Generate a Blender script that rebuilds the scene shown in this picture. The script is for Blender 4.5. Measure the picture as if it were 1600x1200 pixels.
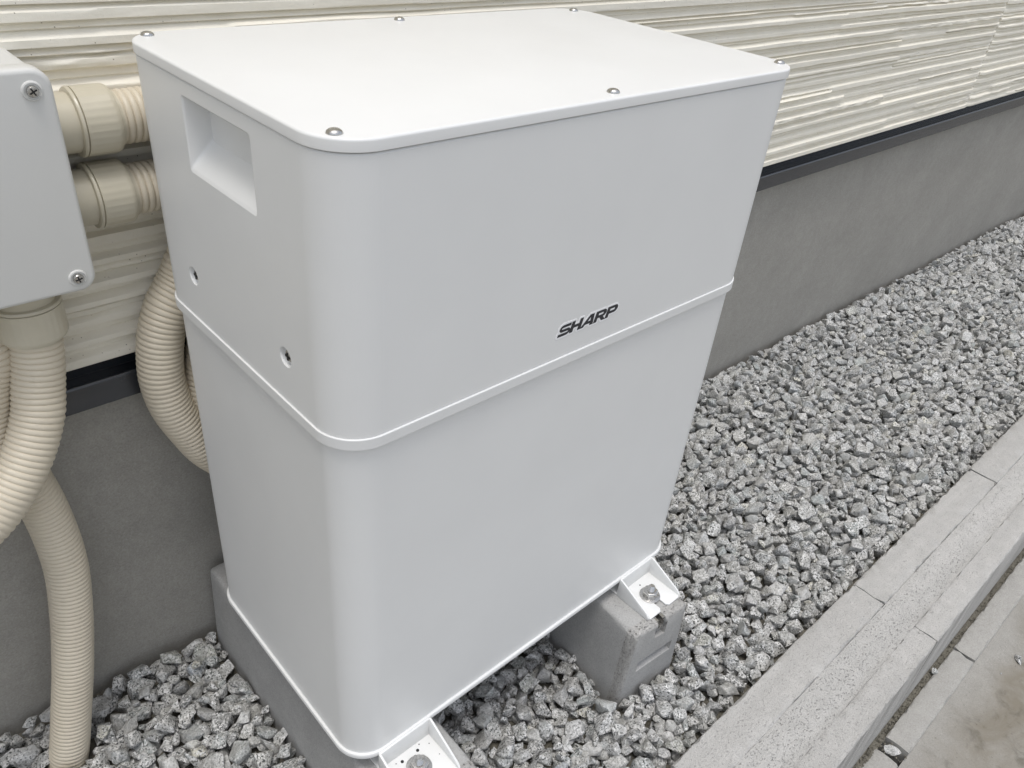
import bpy, bmesh, math, random
import numpy as np
from mathutils import Vector, Matrix
random.seed(7); rng = np.random.default_rng(11)
scn = bpy.context.scene
for o in list(bpy.data.objects): bpy.data.objects.remove(o)
COL = scn.collection

# ------------------------------------------------------------------ camera
cam_d = bpy.data.cameras.new('camera'); cam = bpy.data.objects.new('camera', cam_d); COL.objects.link(cam)
cam_d.sensor_fit = 'HORIZONTAL'; cam_d.sensor_width = 36.0; cam_d.lens = 1231.71 / 1600 * 36.0
cam_d.clip_start = 0.01; cam_d.clip_end = 200
right = Vector((0.73571879, -0.6717663, 0.08630119)); up = Vector((0.3243032, 0.46127511, 0.82586482)); fwd = Vector((0.59459675, 0.57961652, -0.55722473))
mw = Matrix.Identity(4)
for i in range(3):
    mw[i][0] = right[i]; mw[i][1] = up[i]; mw[i][2] = -fwd[i]
mw[0][3], mw[1][3], mw[2][3] = -0.24896, -0.41821, 0.84005
cam.matrix_world = mw
scn.camera = cam

# ------------------------------------------------------------------ light: bright overcast
SUN_EL, SUN_AZ = math.radians(80), math.radians(225)
SKY_STRENGTH, SUN_STRENGTH, SUN_ANGLE, EXPOSURE = 0.145, 0.95, 20, 0.50
world = bpy.data.worlds.new('World'); scn.world = world; world.use_nodes = True
nt = world.node_tree; nt.nodes.clear()
sky = nt.nodes.new('ShaderNodeTexSky'); sky.sky_type = 'NISHITA'; sky.sun_disc = False
sky.sun_elevation = SUN_EL; sky.sun_rotation = SUN_AZ; sky.air_density = 1.0; sky.dust_density = 2.5; sky.ozone_density = 1.0
hs = nt.nodes.new('ShaderNodeHueSaturation'); hs.inputs['Saturation'].default_value = 0.4
bg = nt.nodes.new('ShaderNodeBackground'); bg.inputs['Strength'].default_value = SKY_STRENGTH
wo = nt.nodes.new('ShaderNodeOutputWorld')
nt.links.new(sky.outputs[0], hs.inputs['Color']); nt.links.new(hs.outputs[0], bg.inputs['Color']); nt.links.new(bg.outputs[0], wo.inputs['Surface'])
sun_d = bpy.data.lights.new('sun', 'SUN'); sun_d.energy = SUN_STRENGTH; sun_d.angle = math.radians(SUN_ANGLE); sun_d.color = (1.0, 0.985, 0.955)
sun = bpy.data.objects.new('sun', sun_d); COL.objects.link(sun); sun.location = (0, -3, 6)
sd = Vector((math.sin(SUN_AZ) * math.cos(SUN_EL), math.cos(SUN_AZ) * math.cos(SUN_EL), math.sin(SUN_EL)))
sun.rotation_euler = sd.to_track_quat('Z', 'Y').to_euler()
scn.view_settings.view_transform = 'Standard'; scn.view_settings.look = 'None'
scn.view_settings.exposure = EXPOSURE; scn.view_settings.gamma = 1.0; scn.view_settings.use_curve_mapping = False

# ------------------------------------------------------------------ helpers
def link(o, parent=None):
    COL.objects.link(o)
    if parent is not None: o.parent = parent
    return o
def obj_from(name, verts, faces, mat, parent=None, sharp=35, loc=None):
    me = bpy.data.meshes.new(name)
    me.from_pydata([tuple(v) for v in verts], [], [tuple(f) for f in faces]); me.update()
    if mat: me.materials.append(mat)
    if sharp is not None:
        me.polygons.foreach_set('use_smooth', [True] * len(me.polygons)); me.set_sharp_from_angle(angle=math.radians(sharp))
    o = bpy.data.objects.new(name, me)
    if loc: o.location = loc
    return link(o, parent)
def obj_bm(name, bm, mat, parent=None, sharp=35, loc=None):
    bmesh.ops.recalc_face_normals(bm, faces=bm.faces)
    me = bpy.data.meshes.new(name); bm.to_mesh(me); bm.free()
    if mat: me.materials.append(mat)
    if sharp is not None:
        me.polygons.foreach_set('use_smooth', [True] * len(me.polygons)); me.set_sharp_from_angle(angle=math.radians(sharp))
    o = bpy.data.objects.new(name, me)
    if loc: o.location = loc
    return link(o, parent)
def thing(name, label, cat, loc=(0, 0, 0), rotz=0, group=None):
    o = bpy.data.objects.new(name, None); o.empty_display_size = 0.05; COL.objects.link(o)
    o.location = loc; o.rotation_euler = (0, 0, rotz); o['label'] = label; o['category'] = cat
    if group: o['group'] = group
    return o
def tag(o, label, cat, group=None):
    o['label'] = label; o['category'] = cat
    if group: o['group'] = group
    return o
def rloop(x0, x1, y0, y1, r, n=14):
    pts = []
    for cx, cy, a in ((x1 - r, y1 - r, 0), (x0 + r, y1 - r, 90), (x0 + r, y0 + r, 180), (x1 - r, y0 + r, 270)):
        for i in range(n + 1):
            t = math.radians(a + 90 * i / n); pts.append((cx + r * math.cos(t), cy + r * math.sin(t)))
    return pts
def loft(rings):
    """rings: list of lists of 3D points, all the same length -> closed solid"""
    n = len(rings[0]); V = [p for r in rings for p in r]; F = []
    for k in range(len(rings) - 1):
        for i in range(n):
            j = (i + 1) % n; F.append((k * n + i, k * n + j, (k + 1) * n + j, (k + 1) * n + i))
    F.append(tuple(range(n - 1, -1, -1))); F.append(tuple(range((len(rings) - 1) * n, len(rings) * n)))
    return V, F
def rprism(x0, x1, y0, y1, r, prof, n=14):
    """prof: list of (offset outwards, z)"""
    rings = []
    for o, z in prof:
        rings.append([(x, y, z) for x, y in rloop(x0 - o, x1 + o, y0 - o, y1 + o, max(r + o, 0.0008), n)])
    return loft(rings)
def lathe(prof, n=32, axis='z', origin=(0, 0, 0), bump=None):
    """prof: list of (radius, h); closed with caps"""
    rings = []
    for k, (r, h) in enumerate(prof):
        ring = []
        for i in range(n):
            t = 2 * math.pi * i / n; rr = r * (bump(t, k) if bump else 1); a, b = rr * math.cos(t), rr * math.sin(t)
            p = {'z': (a, b, h), 'x': (h, a, b), 'y': (a, -h, b)}[axis]
            ring.append((p[0] + origin[0], p[1] + origin[1], p[2] + origin[2]))
        rings.append(ring)
    return loft(rings)
def box_bm(bm, x0, x1, y0, y1, z0, z1):
    vs = [bm.verts.new((x, y, z)) for x in (x0, x1) for y in (y0, y1) for z in (z0, z1)]
    for f in ((0, 1, 3, 2), (4, 6, 7, 5), (0, 4, 5, 1), (2, 3, 7, 6), (0, 2, 6, 4), (1, 5, 7, 3)): bm.faces.new([vs[i] for i in f])
def prism_bm(bm, poly, axis, a, b):
    """extrude 2D polygon along axis from a to b"""
    def mk(p, h): return {'x': (h, p[0], p[1]), 'y': (p[0], h, p[1]), 'z': (p[0], p[1], h)}[axis]
    A = [bm.verts.new(mk(p, a)) for p in poly]; B = [bm.verts.new(mk(p, b)) for p in poly]
    bm.faces.new(A); bm.faces.new(B[::-1])
    for i in range(len(poly)):
        j = (i + 1) % len(poly); bm.faces.new((A[i], B[i], B[j], A[j]))
def bevel_all(bm, w, seg=2, ang=30):
    bmesh.ops.recalc_face_normals(bm, faces=bm.faces)
    es = [e for e in bm.edges if len(e.link_faces) == 2 and e.calc_face_angle(0) > math.radians(ang)]
    bmesh.ops.bevel(bm, geom=es, offset=w, segments=seg, affect='EDGES', profile=0.5, clamp_overlap=True)
def apply_mods(o, sharp=35):
    dg = bpy.context.evaluated_depsgraph_get(); dg.update()
    me = bpy.data.meshes.new_from_object(o.evaluated_get(dg)); old = o.data
    o.modifiers.clear(); o.data = me; me.name = old.name
    me.polygons.foreach_set('use_smooth', [True] * len(me.polygons)); me.set_sharp_from_angle(angle=math.radians(sharp))
def cut(o, cutters, bevel=0.0, sharp=35, seg=2):
    for c in cutters:
        before = len(o.data.polygons)
        for solver in ('EXACT', 'FAST'):
            m = o.modifiers.new('cut', 'BOOLEAN'); m.operation = 'DIFFERENCE'; m.solver = solver; m.object = c
            dg = bpy.context.evaluated_depsgraph_get(); dg.update(); me = bpy.data.meshes.new_from_object(o.evaluated_get(dg)); o.modifiers.clear()
            if len(me.polygons) > before * 0.6: me.name = o.data.name; o.data = me; break
    if bevel:
        b = o.modifiers.new('bev', 'BEVEL'); b.width = bevel; b.segments = seg; b.limit_method = 'ANGLE'; b.angle_limit = math.radians(38)
    apply_mods(o, sharp)
    for c in cutters: bpy.data.objects.remove(c)
def smoothnoise(shape, cells, rg):
    """2D value noise of given cell counts, cubic interpolated"""
    g = rg.standard_normal((cells[0] + 3, cells[1] + 3))
    u = np.linspace(0, cells[0], shape[0]); v = np.linspace(0, cells[1], shape[1])
    iu = np.minimum(u.astype(int), cells[0]); iv = np.minimum(v.astype(int), cells[1])
    fu = u - iu; fv = v - iv; fu = fu * fu * (3 - 2 * fu); fv = fv * fv * (3 - 2 * fv)
    a = g[iu][:, iv]; b = g[iu + 1][:, iv]; c = g[iu][:, iv + 1]; d = g[iu + 1][:, iv + 1]
    fu = fu[:, None]; fv = fv[None, :]
    return (a * (1 - fu) + b * fu) * (1 - fv) + (c * (1 - fu) + d * fu) * fv

# ------------------------------------------------------------------ materials
class Mat:
    def __init__(s, name, rough=0.6, metal=0.0, spec=0.5):
        s.m = bpy.data.materials.new(name); s.m.use_nodes = True; s.t = s.m.node_tree; s.b = s.t.nodes['Principled BSDF']
        s.b.inputs['Roughness'].default_value = rough; s.b.inputs['Metallic'].default_value = metal; s.b.inputs['Specular IOR Level'].default_value = spec
        s.tc = s.n('ShaderNodeTexCoord')
    def n(s, t): return s.t.nodes.new(t)
    def l(s, a, b): s.t.links.new(a, b)
    def noise(s, scale, detail=4, rough=0.55, coord=None, dist=0.0, stretch=None):
        k = s.n('ShaderNodeTexNoise'); k.inputs['Scale'].default_value = scale; k.inputs['Detail'].default_value = detail
        k.inputs['Roughness'].default_value = rough; k.inputs['Distortion'].default_value = dist
        c = coord or s.tc.outputs['Object']
        if stretch:
            mp = s.n('ShaderNodeMapping'); mp.inputs['Scale'].default_value = stretch; s.l(c, mp.inputs['Vector']); c = mp.outputs[0]
        s.l(c, k.inputs['Vector']); return k.outputs['Fac']
    def ramp(s, fac, stops, interp='LINEAR'):
        r = s.n('ShaderNodeValToRGB'); e = r.color_ramp.elements; r.color_ramp.interpolation = interp
        while len(e) < len(stops): e.new(0.5)
        for i, (p, c) in enumerate(stops):
            e[i].position = p; e[i].color = (c[0], c[1], c[2], 1) if hasattr(c, '__len__') else (c, c, c, 1)
        s.l(fac, r.inputs['Fac']); return r.outputs['Color']
    def mix(s, fac, a, b, mode='MIX'):
        k = s.n('ShaderNodeMix'); k.data_type = 'RGBA'; k.blend_type = mode
        for v, i in ((fac, 0), (a, 6), (b, 7)):
            if hasattr(v, 'is_output'): s.l(v, k.inputs[i])
            elif i == 0: k.inputs[0].default_value = v
            else: k.inputs[i].default_value = (v[0], v[1], v[2], 1) if hasattr(v, '__len__') else (v, v, v, 1)
        return k.outputs[2]
    def math(s, op, a, b=0.0):
        k = s.n('ShaderNodeMath'); k.operation = op
        for i, v in enumerate((a, b)):
            if hasattr(v, 'is_output'): s.l(v, k.inputs[i])
            else: k.inputs[i].default_value = v
        return k.outputs[0]
    def bump(s, h, strength=0.3, dist=0.002, prev=None):
        k = s.n('ShaderNodeBump'); k.inputs['Strength'].default_value = strength; k.inputs['Distance'].default_value = dist
        s.l(h, k.inputs['Height'])
        if prev is not None: s.l(prev, k.inputs['Normal'])
        s.l(k.outputs[0], s.b.inputs['Normal']); return k.outputs[0]
    def col(s, c):
        if hasattr(c, 'is_output'): s.l(c, s.b.inputs['Base Color'])
        else: s.b.inputs['Base Color'].default_value = (c[0], c[1], c[2], 1)
    def rgh(s, c): s.l(c, s.b.inputs['Roughness'])

def m_paint(name, c, rough):
    M = Mat(name, rough)
    M.col(M.mix(M.ramp(M.noise(9, 5), [(0.3, 0.0), (0.75, 1.0)]), c, tuple(x * 0.965 for x in c)))
    M.rgh(M.ramp(M.noise(14, 4), [(0.2, rough - 0.05), (0.8, rough + 0.06)]))
    M.bump(M.noise(620, 2), 0.06, 0.0006); return M.m
WHITE = m_paint('white_powder_coat', (0.775, 0.775, 0.76), 0.36)
BOXWHITE = m_paint('white_box_plastic', (0.66, 0.655, 0.625), 0.42)
def m_steel():
    M = Mat('stainless_steel', 0.30, 1.0); M.col((0.56, 0.55, 0.53)); M.rgh(M.ramp(M.noise(300, 3), [(0.3, 0.16), (0.7, 0.38)])); return M.m
STEEL = m_steel()
def m_flat(name, c, rough=0.6):
    M = Mat(name, rough); M.col(c); return M.m
DARK = m_flat('dark_screw_slot', (0.012, 0.012, 0.012), 0.7)
INK = m_flat('black_print', (0.022, 0.024, 0.03), 0.4)
STICK = m_flat('pale_sticker', (0.88, 0.88, 0.88), 0.3)
def m_conduit():
    M = Mat('beige_conduit_plastic', 0.42)
    f = M.noise(18, 5); c = M.mix(M.ramp(f, [(0.3, 0.0), (0.7, 1.0)]), (0.69, 0.62, 0.495), (0.64, 0.57, 0.45))
    M.col(M.mix(M.ramp(M.noise(60, 6, 0.7), [(0.55, 0.0), (0.8, 0.35)]), c, (0.44, 0.395, 0.315)))
    M.bump(M.noise(250, 3), 0.08, 0.0008); return M.m
CONDUIT = m_conduit()
def m_fitting():
    M = Mat('beige_fitting_plastic', 0.28); M.col(M.mix(M.ramp(M.noise(30, 4), [(0.3, 0.0), (0.7, 1.0)]), (0.60, 0.555, 0.44), (0.55, 0.505, 0.395))); M.bump(M.noise(140, 2), 0.05, 0.0006); return M.m
FIT = m_fitting()
def m_siding():
    M = Mat('cream_siding', 0.75, spec=0.3)
    c = M.mix(M.ramp(M.noise(26, 6, 0.6, stretch=(1, 1, 3)), [(0.3, 0.0), (0.72, 1.0)]), (0.88, 0.84, 0.735), (0.83, 0.785, 0.675))
    v = M.n('ShaderNodeTexVoronoi'); v.inputs['Scale'].default_value = 170; M.l(M.tc.outputs['Object'], v.inputs['Vector'])
    pits = M.ramp(v.outputs['Distance'], [(0.06, 1.0), (0.14, 0.0)])
    sel = M.ramp(M.noise(55, 2), [(0.52, 0.0), (0.6, 1.0)])
    pm = M.math('MULTIPLY', pits, sel)
    M.col(M.mix(pm, c, (0.26, 0.22, 0.16)))
    M.bump(M.math('SUBTRACT', M.noise(240, 6, 0.65), M.math('MULTIPLY', pm, 0.6)), 0.40, 0.0014); return M.m
SIDING = m_siding()
def m_concrete(name, a, b, grain=700, bump=0.3, speck=0.0, streak=(1, 1, 1), rough=0.85, stain=None):
    M = Mat(name, rough, spec=0.25)
    c = M.mix(M.ramp(M.noise(5, 8, 0.62, dist=0.4, stretch=streak), [(0.32, 0.0), (0.68, 1.0)]), a, b)
    c = M.mix(M.ramp(M.noise(46, 6, 0.7), [(0.35, 0.28), (0.65, 0.0)]), c, tuple(x * 0.7 for x in a))
    fine = M.noise(grain, 4, 0.7)
    c = M.mix(M.ramp(fine, [(0.3, 0.45), (0.5, 0.0)]), c, tuple(x * 0.6 for x in a))
    c = M.mix(M.ramp(fine, [(0.55, 0.0), (0.75, 0.5)]), c, tuple(min(1, x * 1.35) for x in b))
    h = M.math('ADD', M.math('MULTIPLY', M.noise(40, 6, 0.6), 0.6), fine)
    if speck:
        pit = M.math('MAXIMUM', M.ramp(M.noise(430, 4, 0.7, stretch=(0.7, 1, 1)), [(0.34, 1.0), (0.43, 0.0)]), M.math('MULTIPLY', M.ramp(M.noise(150, 2, 0.5, stretch=(0.7, 1, 1)), [(0.24, 1.0), (0.30, 0.0)]), 1.0))
        pit = M.math('MULTIPLY', pit, speck)
        c = M.mix(pit, c, tuple(x * 0.28 for x in a)); h = M.math('SUBTRACT', h, M.math('MULTIPLY', pit, 1.6))
    if stain:
        sp_ = M.n('ShaderNodeSeparateXYZ'); M.l(M.tc.outputs['Object'], sp_.inputs[0])
        band = M.ramp(M.math('ADD', M.math('MULTIPLY', sp_.outputs[1], -1.0), M.math('MULTIPLY', M.noise(7, 5), 0.12)), [(0.44, 0.0), (0.52, 1.0)])
        c = M.mix(M.math('MULTIPLY', band, M.ramp(M.noise(6, 8, 0.68, dist=0.8), [(0.38, 0.25), (0.60, 0.95)])), c, stain)
        c = M.mix(M.math('MULTIPLY', band, M.ramp(M.noise(22, 7, 0.65, dist=0.6), [(0.50, 0.0), (0.68, 0.8)])), c, tuple(x * 0.5 for x in stain))
        c = M.mix(M.ramp(M.noise(160, 4, 0.6), [(0.66, 0.0), (0.72, 0.6)]), c, tuple(x * 0.45 for x in stain))
    M.col(c); M.bump(h, bump, 0.0014); return M.m
FOUND = m_concrete('foundation_concrete', (0.34, 0.325, 0.292), (0.405, 0.387, 0.35), 420, 0.3, 0.10, (1.0, 1, 1.2))
BLOCKC = m_concrete('cast_concrete', (0.36, 0.355, 0.345), (0.45, 0.445, 0.43), 500, 0.22, 0.35)
ROUGHC = m_concrete('broken_concrete', (0.30, 0.29, 0.275), (0.46, 0.45, 0.43), 260, 0.9, 0.6)
KERBC = m_concrete('kerb_concrete', (0.40, 0.39, 0.37), (0.52, 0.508, 0.485), 620, 0.6, 0.4, (0.25, 2.5, 1))
MORTAR = m_concrete('kerb_mortar', (0.43, 0.422, 0.402), (0.545, 0.533, 0.51), 520, 0.7, 0.6, (0.2, 3, 1))
EDGEC = m_concrete('edging_concrete', (0.33, 0.318, 0.295), (0.42, 0.408, 0.38), 380, 0.4, 0.15)
PAVE = m_concrete('stained_pavement', (0.30, 0.288, 0.262), (0.36, 0.348, 0.32), 420, 0.3, 0.15, stain=(0.20, 0.178, 0.14))
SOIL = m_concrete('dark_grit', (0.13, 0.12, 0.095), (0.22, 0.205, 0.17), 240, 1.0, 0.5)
def m_flash():
    M = Mat('dark_flashing', 0.27, spec=0.9); M.col(M.mix(M.noise(30, 4), (0.016, 0.019, 0.025), (0.026, 0.029, 0.036))); M.bump(M.noise(90, 3), 0.05, 0.001); return M.m
FLASH = m_flash()
def m_stone(name, instanced):
    M = Mat(name, 0.78, spec=0.3)
    if instanced:
        oi = M.n('ShaderNodeObjectInfo'); rnd = oi.outputs['Random']
    else:
        at = M.n('ShaderNodeAttribute'); at.attribute_name = 'tint'; rnd = at.outputs['Fac']
    geo = M.n('ShaderNodeNewGeometry')
    off = M.n('ShaderNodeVectorMath'); off.operation = 'ADD'
    cmb = M.n('ShaderNodeCombineXYZ'); sc = M.math('MULTIPLY', rnd, 37.0)
    for i in range(3): M.l(sc, cmb.inputs[i])
    M.l(geo.outputs['Position'], off.inputs[0]); M.l(cmb.outputs[0], off.inputs[1]); P = off.outputs[0]
    base = M.ramp(rnd, [(0.0, (0.27, 0.27, 0.265)), (0.2, (0.52, 0.515, 0.50)), (0.4, (0.37, 0.385, 0.38)), (0.55, (0.66, 0.652, 0.63)), (0.7, (0.40, 0.393, 0.365)), (0.82, (0.57, 0.565, 0.545)), (0.93, (0.36, 0.385, 0.375)), (0.975, (0.66, 0.635, 0.54)), (1.0, (0.46, 0.49, 0.52))], 'LINEAR')
    amt = M.ramp(M.math('FRACT', M.math('MULTIPLY', rnd, 17.3)), [(0.0, 0.35), (0.5, 1.0)])
    c = M.mix(M.math('MULTIPLY', amt, M.ramp(M.noise(300, 2, 0.5, P, 0.6), [(0.50, 0.0), (0.56, 0.9)])), base, (0.80, 0.79, 0.77))
    c = M.mix(M.math('MULTIPLY', amt, M.ramp(M.noise(360, 2, 0.5, P, 0.4), [(0.40, 0.95), (0.45, 0.0)])), c, (0.07, 0.075, 0.07))
    c = M.mix(M.ramp(M.noise(70, 4, 0.6, P), [(0.36, 0.55), (0.56, 0.0)]), c, (0.26, 0.255, 0.235))
    M.col(c)
    h = M.math('ADD', M.noise(150, 5, 0.65, P), M.math('MULTIPLY', M.noise(600, 3, 0.6, P), 0.35))
    M.bump(h, 0.75, 0.003); return M.m
STONE_I = m_stone('crushed_stone_single', True); STONE_S = m_stone('crushed_stone', False)

# ------------------------------------------------------------------ ground, pavement
def sheet(name, x0, x1, y0, y1, z, mat, kind='structure', nx=1, ny=1, rough=0.0):
    xs = np.linspace(x0, x1, nx + 1); ys = np.linspace(y0, y1, ny + 1)
    V = [(x, y, z + (rough * rng.standard_normal() if rough else 0)) for y in ys for x in xs]
    F = [(j * (nx + 1) + i, j * (nx + 1) + i + 1, (j + 1) * (nx + 1) + i + 1, (j + 1) * (nx + 1) + i) for j in range(ny) for i in range(nx)]
    o = obj_from(name, V, F, mat, None, 80); o['kind'] = kind; return o
sheet('ground', -60, 60, -60, 60, -0.40, SOIL)
# pavement slab with a gently dished surface
PX = np.concatenate([[-30, -8], np.linspace(-2, 5, 71), [9, 30]]); PY = np.concatenate([[-40, -10, -3, -1.6], np.linspace(-1.2, -0.3842, 30)])
V = []; rg = np.random.default_rng(3); nz = smoothnoise((len(PX), len(PY)), (20, 12), rg)
for i, x in enumerate(PX):
    for j, y in enumerate(PY):
        d = min(1.0, (-0.388 - y) / 0.30); V.append((x, y, -0.3500 - 0.007 * d + 0.0012 * nz[i, j] * (1 if -1.2 < y < -0.40 else 0)))
ny_ = len(PY); F = [(i * ny_ + j, (i + 1) * ny_ + j, (i + 1) * ny_ + j + 1, i * ny_ + j + 1) for i in range(len(PX) - 1) for j in range(ny_ - 1)]
o = obj_from('pavement', V, F, PAVE, None, 80); o['kind'] = 'structure'

# ------------------------------------------------------------------ house wall
wall = thing('house_wall', 'house wall of cream ribbed siding over a grey concrete base, behind the white cabinet', 'wall', (0, 0.40, -0.2))
WOFF = Vector((0, -0.40, 0.2))
def wobj(o): o.location = WOFF; return o
bm = bmesh.new()
prof = [(0.415, -0.45), (0.415, 0.330), (0.56, 0.330), (0.56, -0.45)]
prism_bm(bm, prof, 'x', -3.7, 6.5); wobj(obj_bm('foundation', bm, FOUND, wall))
# drip flashing: two lengths meeting at x = 2.28
for x0, x1, dy in ((-3.7, 2.279, 0.0), (2.2805, 6.5, 0.0006)):
    bm = bmesh.new()
    pf = [(0.4146, 0.3450), (0.4146, 0.2935), (0.390, 0.2912), (0.3872, 0.2912), (0.3860, 0.3195), (0.3864, 0.3216), (0.3875, 0.3231), (0.3890, 0.3236), (0.3904, 0.3230), (0.3917, 0.3195), (0.4138, 0.3190), (0.4138, 0.3450)]
    prism_bm(bm, [(a + dy, b) for a, b in pf], 'x', x0, x1); bevel_all(bm, 0.0006, 1); wobj(obj_bm('drip_flashing', bm, FLASH, wall))

def siding_panel(x0, x1, z0, z1, dx, dz, seed):
    rg = np.random.default_rng(seed)
    xs = np.arange(0, (x1 - x0) + dx / 2, dx) + x0; xs[-1] = x1
    nz_ = int(round((z1 - z0) / dz)); zs = np.linspace(z0, z1, nz_ + 1)
    nx = len(xs); H = np.zeros((nx, nz_ + 1))
    # course boundaries
    b = [z0]
    pat = [0.014, 0.011, 0.010, 0.013, 0.012, 0.016, 0.010, 0.012]
    kk = 0
    while b[-1] < z1 - 0.014:
        b.append(b[-1] + (rg.uniform(0.0115, 0.0150) if kk % 2 == 0 else rg.uniform(0.0060, 0.0098))); kk += 1
    b[-1] = z1
    B = np.array(b); nb = len(B)
    wav = np.array([np.interp(xs, np.linspace(x0, x1, max(4, int((x1 - x0) / 0.09))), rg.normal(0, 0.00040, max(4, int((x1 - x0) / 0.09)))) for _ in range(nb)])
    wav[0] = 0; wav[-1] = 0
    fine = smoothnoise(H.shape, (max(2, int((x1 - x0) / 0.014)), max(2, int((z1 - z0) / 0.0045))), rg) * 0.6 + smoothnoise(H.shape, (max(2, int((x1 - x0) / 0.05)), max(2, int((z1 - z0) / 0.010))), rg) * 0.8
    jag = smoothnoise(H.shape, (max(2, int((x1 - x0) / 0.03)), max(2, int((z1 - z0) / 0.02))), rg)
    Z = zs[None, :]
    last = 0
    for k in range(nb - 1):
        lo = (B[k] + wav[k])[:, None]; hi = (B[k + 1] + wav[k + 1])[:, None]
        x = x0 - rg.uniform(0, 0.4)
        while x < x1:
            ln = rg.choice([0.22, 0.4, 0.7, 1.1, 1.6]) * rg.uniform(0.8, 1.2)
            selx = (xs >= x) & (xs < x + ln)
            if selx.any():
                rough = rg.random() < (0.12 if k % 2 == 0 else 0.34); split = rg.random() < 0.08 and (B[k + 1] - B[k]) > 0.012
                subs = [(0, 1)] if not split else [(0, s := rg.uniform(0.35, 0.65)), (s, 1)]
                for (s0, s1) in subs:
                    d = (rg.choice([0.0085, 0.0095, 0.0105, 0.0065]) if k % 2 == 0 else rg.choice([0.0022, 0.0030, 0.0042, 0.0070])) + rg.normal(0, 0.0003)
                    l2 = lo[selx] + (hi[selx] - lo[selx]) * s0; h2 = lo[selx] + (hi[selx] - lo[selx]) * s1
                    if rough: l2 = l2 + 0.0005 * jag[selx][:, :1]
                    hh = np.maximum(h2 - l2, 1e-4); t = (Z - l2) / hh; ins = (t >= 0) & (t < 1)
                    top = rg.choice([0.0025, 0.0040, 0.0055])
                    if rough: d = d + 0.0006 * jag[selx] + fine[selx] * 0.0010
                    pb = np.clip((t * hh - 0.0011) / 0.0009, 0, 1); pt = np.clip((1 - t) * hh / top, 0, 1)
                    base = rg.uniform(0.0, 0.0014)
                    val = base + (d - base) * np.minimum(pb, pt) + fine[selx] * 0.00016
                    sub = H[selx]; sub[ins] = val[ins]; H[selx] = sub
            x += ln
    H = np.maximum(H, 0.0)
    H[:, :5] = np.maximum(H[:, :5], 0.0075); H[:, 0] = 0.0065
    for e in (0, 1): H[e, :] *= 0.55; H[-1 - e, :] *= 0.55
    Y = 0.3975 - H
    V = np.stack([np.repeat(xs[:, None], nz_ + 1, 1), Y, np.repeat(zs[None, :], nx, 0)], 2).reshape(-1, 3)
    n1 = nz_ + 1
    I, J = np.meshgrid(np.arange(nx - 1), np.arange(nz_), indexing='ij')
    a = (I * n1 + J).ravel(); Fq = np.stack([a, a + n1, a + n1 + 1, a + 1], 1)
    # thickness: back plate and edge strips
    nv = len(V); back = np.array([(x0, 0.4135, z0), (x1, 0.4135, z0), (x1, 0.4135, z1), (x0, 0.4135, z1)])
    V = np.vstack([V, back])
    me = bpy.data.meshes.new('siding_panel')
    bot = [i * n1 for i in range(nx)]; top = [i * n1 + nz_ for i in range(nx)]
    ng = [tuple([nv, nv + 1] + bot[::-1]), tuple([nv + 3] + top + [nv + 2]), tuple([nv] + list(range(0, n1)) + [nv + 3]), tuple([nv + 1, nv + 2] + list(range((nx - 1) * n1 + nz_, (nx - 1) * n1 - 1, -1))), (nv, nv + 3, nv + 2, nv + 1)]
    me.from_pydata(V.tolist(), [], Fq.tolist() + ng); me.update(); me.materials.append(SIDING)
    me.polygons.foreach_set('use_smooth', [True] * len(me.polygons)); me.set_sharp_from_angle(angle=math.radians(34))
    o = bpy.data.objects.new('siding_panel', me); link(o, wall); wobj(o)
ZB = 0.343
siding_panel(-0.688, 2.339, ZB, ZB + 0.455, 0.0070, 0.00091, 21)
siding_panel(2.3415, 5.37, ZB, ZB + 0.455, 0.012, 0.0013, 22)
siding_panel(-3.7, -0.6905, ZB, ZB + 0.455, 0.03, 0.003, 23)
for r in range(1, 4):
    for k, (a, b) in enumerate(((-3.7, 0.826), (0.8285, 5.37)) if r % 2 else ((-3.7, -0.6905), (-0.688, 2.339), (2.3415, 5.37))):
        siding_panel(a, b, ZB + 0.457 * r, ZB + 0.457 * r + 0.455, 0.03, 0.0040, 30 + r * 5 + k)

# ------------------------------------------------------------------ kerb of concrete blocks
kerb = thing('block_kerb', 'low kerb of grey concrete blocks with a mortar filled core along the gravel', 'kerb', (0.6, -0.26, -0.35))
def rough_box(x0, x1, y0, y1, z0, z1, step, amp, seed, chip=0.0025):
    """box whose edges are chipped unevenly; fine cross-section at the edges"""
    rg = np.random.default_rng(seed)
    n = max(2, int((x1 - x0) / step)); xs = np.linspace(x0, x1, n + 1)
    rings = []
    for i, x in enumerate(xs):
        endc = 1 if i in (0, n) else 0
        c = np.abs(rg.normal(chip, chip * 0.55, 4)) + 0.0006; j = rg.normal(0, amp, 8)
        xx = x + (rg.normal(0, amp * 1.2) if 0 < i < n else 0)
        ring = [(xx, y0 + j[0] * .08, z0), (xx, y0 + j[0] * .08, z1 - c[0] + j[1]), (xx, y0 + c[1], z1 + j[2] * .4), (xx, y0 + (y1 - y0) * .35, z1 + j[3] * .3), (xx, y0 + (y1 - y0) * .7, z1 + j[4] * .3), (xx, y1 - c[2], z1 + j[5] * .4), (xx, y1 + j[6] * .3, z1 - c[3] + j[7]), (xx, y1 + j[6] * .3, z0)]
        if endc: ring = [(x + (1 if i == 0 else -1) * (abs(rg.normal(0.0022, 0.0018)) if 0 < q < 7 else 0), p[1], p[2] - (0.0012 if 0 < q < 7 else 0)) for q, p in enumerate(ring)]
        rings.append(ring)
    return loft(rings)
KZ = -0.147
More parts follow.
